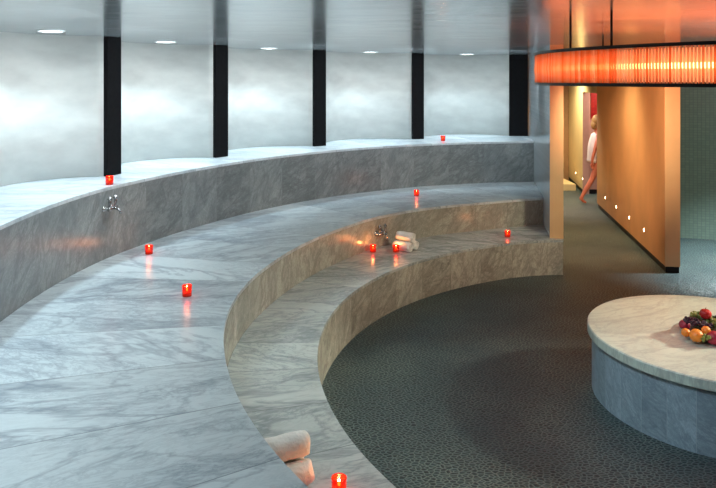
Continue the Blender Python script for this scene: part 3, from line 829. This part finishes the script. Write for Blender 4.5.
bmesh.ops.delete(bm, geom=[v_ for v_ in bm.verts if v_.co.x > 0.115 and v_.co.z < 1.735], context='VERTS')
ball(bm, (-0.015,0,1.60), 0.075, 0.8,0.95,1.3, 16, 12)
mesh_obj('hair', bm, M['hair'], root, (-0.075,0,0), smooth=True)
# swimwear
bm = bmesh.new()
lathe(bm, [(0.118,0.86),(0.138,0.92),(0.134,0.985),(0.128,0.99),(0.13,0.92),(0.11,0.87)], 28, closed=True)
for v_ in bm.verts: v_.co.y *= 1.12
mesh_obj('swim_bottom', bm, M['swim'], root, smooth=True)
bm = bmesh.new(); lathe(bm, [(0.122,1.27),(0.130,1.31),(0.126,1.35),(0.12,1.31)], 28, closed=True)
for v_ in bm.verts: v_.co.x -= 0.01
bmesh.ops.scale(bm, verts=bm.verts, vec=(0.88,0.95,1))
mesh_obj('swim_top', bm, M['swim'], root, smooth=True)
# cloth hanging down the back
bm = bmesh.new()
rows = []
for i in range(15):
    f = i/14; z = 1.50-0.66*f
    row = []
    for j in range(13):
        g_ = j/12-0.5
        back = -0.10-0.075*math.sin(min(1,f*1.6)*PI/2) - 0.05*f
        if f < 0.12: back += (0.12-f)*0.9
        x = back + 0.10*(abs(g_)*2)**2 + 0.010*math.sin(j*2.1+f*2)
        row.append(bm.verts.new((x, g_*0.40*(0.8+0.2*f), z)))
    rows.append(row)
for a, b_ in zip(rows[:-1], rows[1:]):
    for j in range(12): bm.faces.new((a[j],a[j+1],b_[j+1],b_[j]))
o = mesh_obj('shoulder_cloth', bm, M['cloth'], root, smooth=True)
sol = o.modifiers.new('thick', 'SOLIDIFY'); sol.thickness = 0.008

# ------------------------------------------------------------------ lights
def light(kind, loc, energy, color, size=0.2, target=None, spot=None, blend=0.5, sy=None):
    ld = D.lights.new('lamp', kind); ld.energy = energy; ld.color = color
    if kind == 'AREA':
        ld.size = size
        if sy: ld.shape = 'RECTANGLE'; ld.size_y = sy
    else: ld.shadow_soft_size = size
    if spot: ld.spot_size = math.radians(spot); ld.spot_blend = blend
    o = D.objects.new('lamp', ld); COL.objects.link(o); o.location = loc
    if target is not None:
        o.rotation_euler = (Vector(target)-Vector(loc)).to_track_quat('-Z','Y').to_euler()
    return o
# warm light inside the chandelier ring
light('POINT', (KX, KY, 2.60), 26, (1.0,0.84,0.62), 0.25)
light('SPOT', (7.0, 5.9, 2.8), 1500, (1.0,0.97,0.76), 0.12, (TX,TY,TZ), 30, 0.7)
# warm light on the lower risers
for a in (110,140,170,200):
    p = pol(a, 1.3)
    q = pol(a, 4.2)
    light('SPOT', (p.x,p.y,2.4), 150, (1.0,0.93,0.66), 0.15, (q.x,q.y,0.5), 55, 1.0)
# unseen orange spots added to tint the ceiling from below
for a in range(0,360,60):
    p = pol(a+20, 1.3); light('SPOT', (p.x,p.y,2.3), 58, (1.0,0.13,0.03), 0.25, (p.x,p.y,3), 165, 1.0)
for q in ((5.2,8.2,1.4),(3.2,8.0,1.2)): light('SPOT', q, 85, (1.0,0.13,0.03), 0.4, (q[0],q[1]+0.6,3), 120, 1.0)
# cool light over the wide tier
light('AREA', (0.0, 4.9, 2.9), 34, (0.62,0.87,1.0), 1.6, (-0.9, 5.0, 0.8))
light('AREA', (-0.2, 1.9, 2.9), 12, (0.66,0.87,1.0), 1.6, (-0.5, 2.4, 0.8))
# corridor
light('SPOT', (3.55, 10.6, 2.85), 330, (1.0,0.78,0.48), 0.5, (4.2, 11.4, 0.2), 130, 0.9)
light('SPOT', (4.25, 15.3, 2.9), 380, (1.0,0.84,0.52), 0.1, (4.5, 15.6, 1.0), 140, 0.9)
light('SPOT', (4.2, 13.9, 2.9), 160, (0.95,0.95,1.0), 0.1, (4.2, 14.1, 0), 80, 0.9)
light('SPOT', (5.9, 14.3, 2.6), 150, (1.0,0.72,0.62), 0.1, (5.3, 15.2, 1.2), 120, 0.9)
# cool light on the floor in front of the green wall
light('SPOT', (5.8, 8.9, 2.9), 1700, (0.85,0.95,1.0), 0.08, (5.5, 9.1, 0), 78, 0.8)
light('SPOT', (2.6, 7.6, 2.3), 330, (1.0,0.70,0.44), 0.2, (4.2, 10.2, 1.6), 70, 0.9)
light('SPOT', (0.6, 3.2, 2.85), 170, (0.66,0.86,1.0), 0.1, (2.2, 4.7, 0.2), 42, 0.9)
light('SPOT', (6.6, 7.6, 2.6), 140, (0.85,1.0,0.93), 0.3, (5.6, 10.8, 2.0), 70, 0.9)  # unseen soft spot added to brighten the green wall evenly
light('SPOT', (4.6, 4.0, 2.4), 20, (0.8,0.9,1.0), 0.1, (3.0, 4.0, 0), 90, 0.9)

w = D.worlds.new('room_air'); SC.world = w; w.use_nodes = True
w.node_tree.nodes['Background'].inputs[0].default_value = (0.5,0.6,0.7,1); w.node_tree.nodes['Background'].inputs[1].default_value = 0.05

# ------------------------------------------------------------------ camera
cd = D.cameras.new('camera'); cam = D.objects.new('camera', cd); COL.objects.link(cam)
cam.location = (0,0,H); cam.rotation_euler = (PI/2,0,0)
cd.sensor_width = 36; cd.lens = F/716*36; cd.shift_y = (HZ-244)/716; cd.clip_start = 0.05; cd.clip_end = 100
SC.camera = cam
SC.view_settings.view_transform = 'Standard'
SC.view_settings.look = 'None'
SC.view_settings.exposure = 0.0
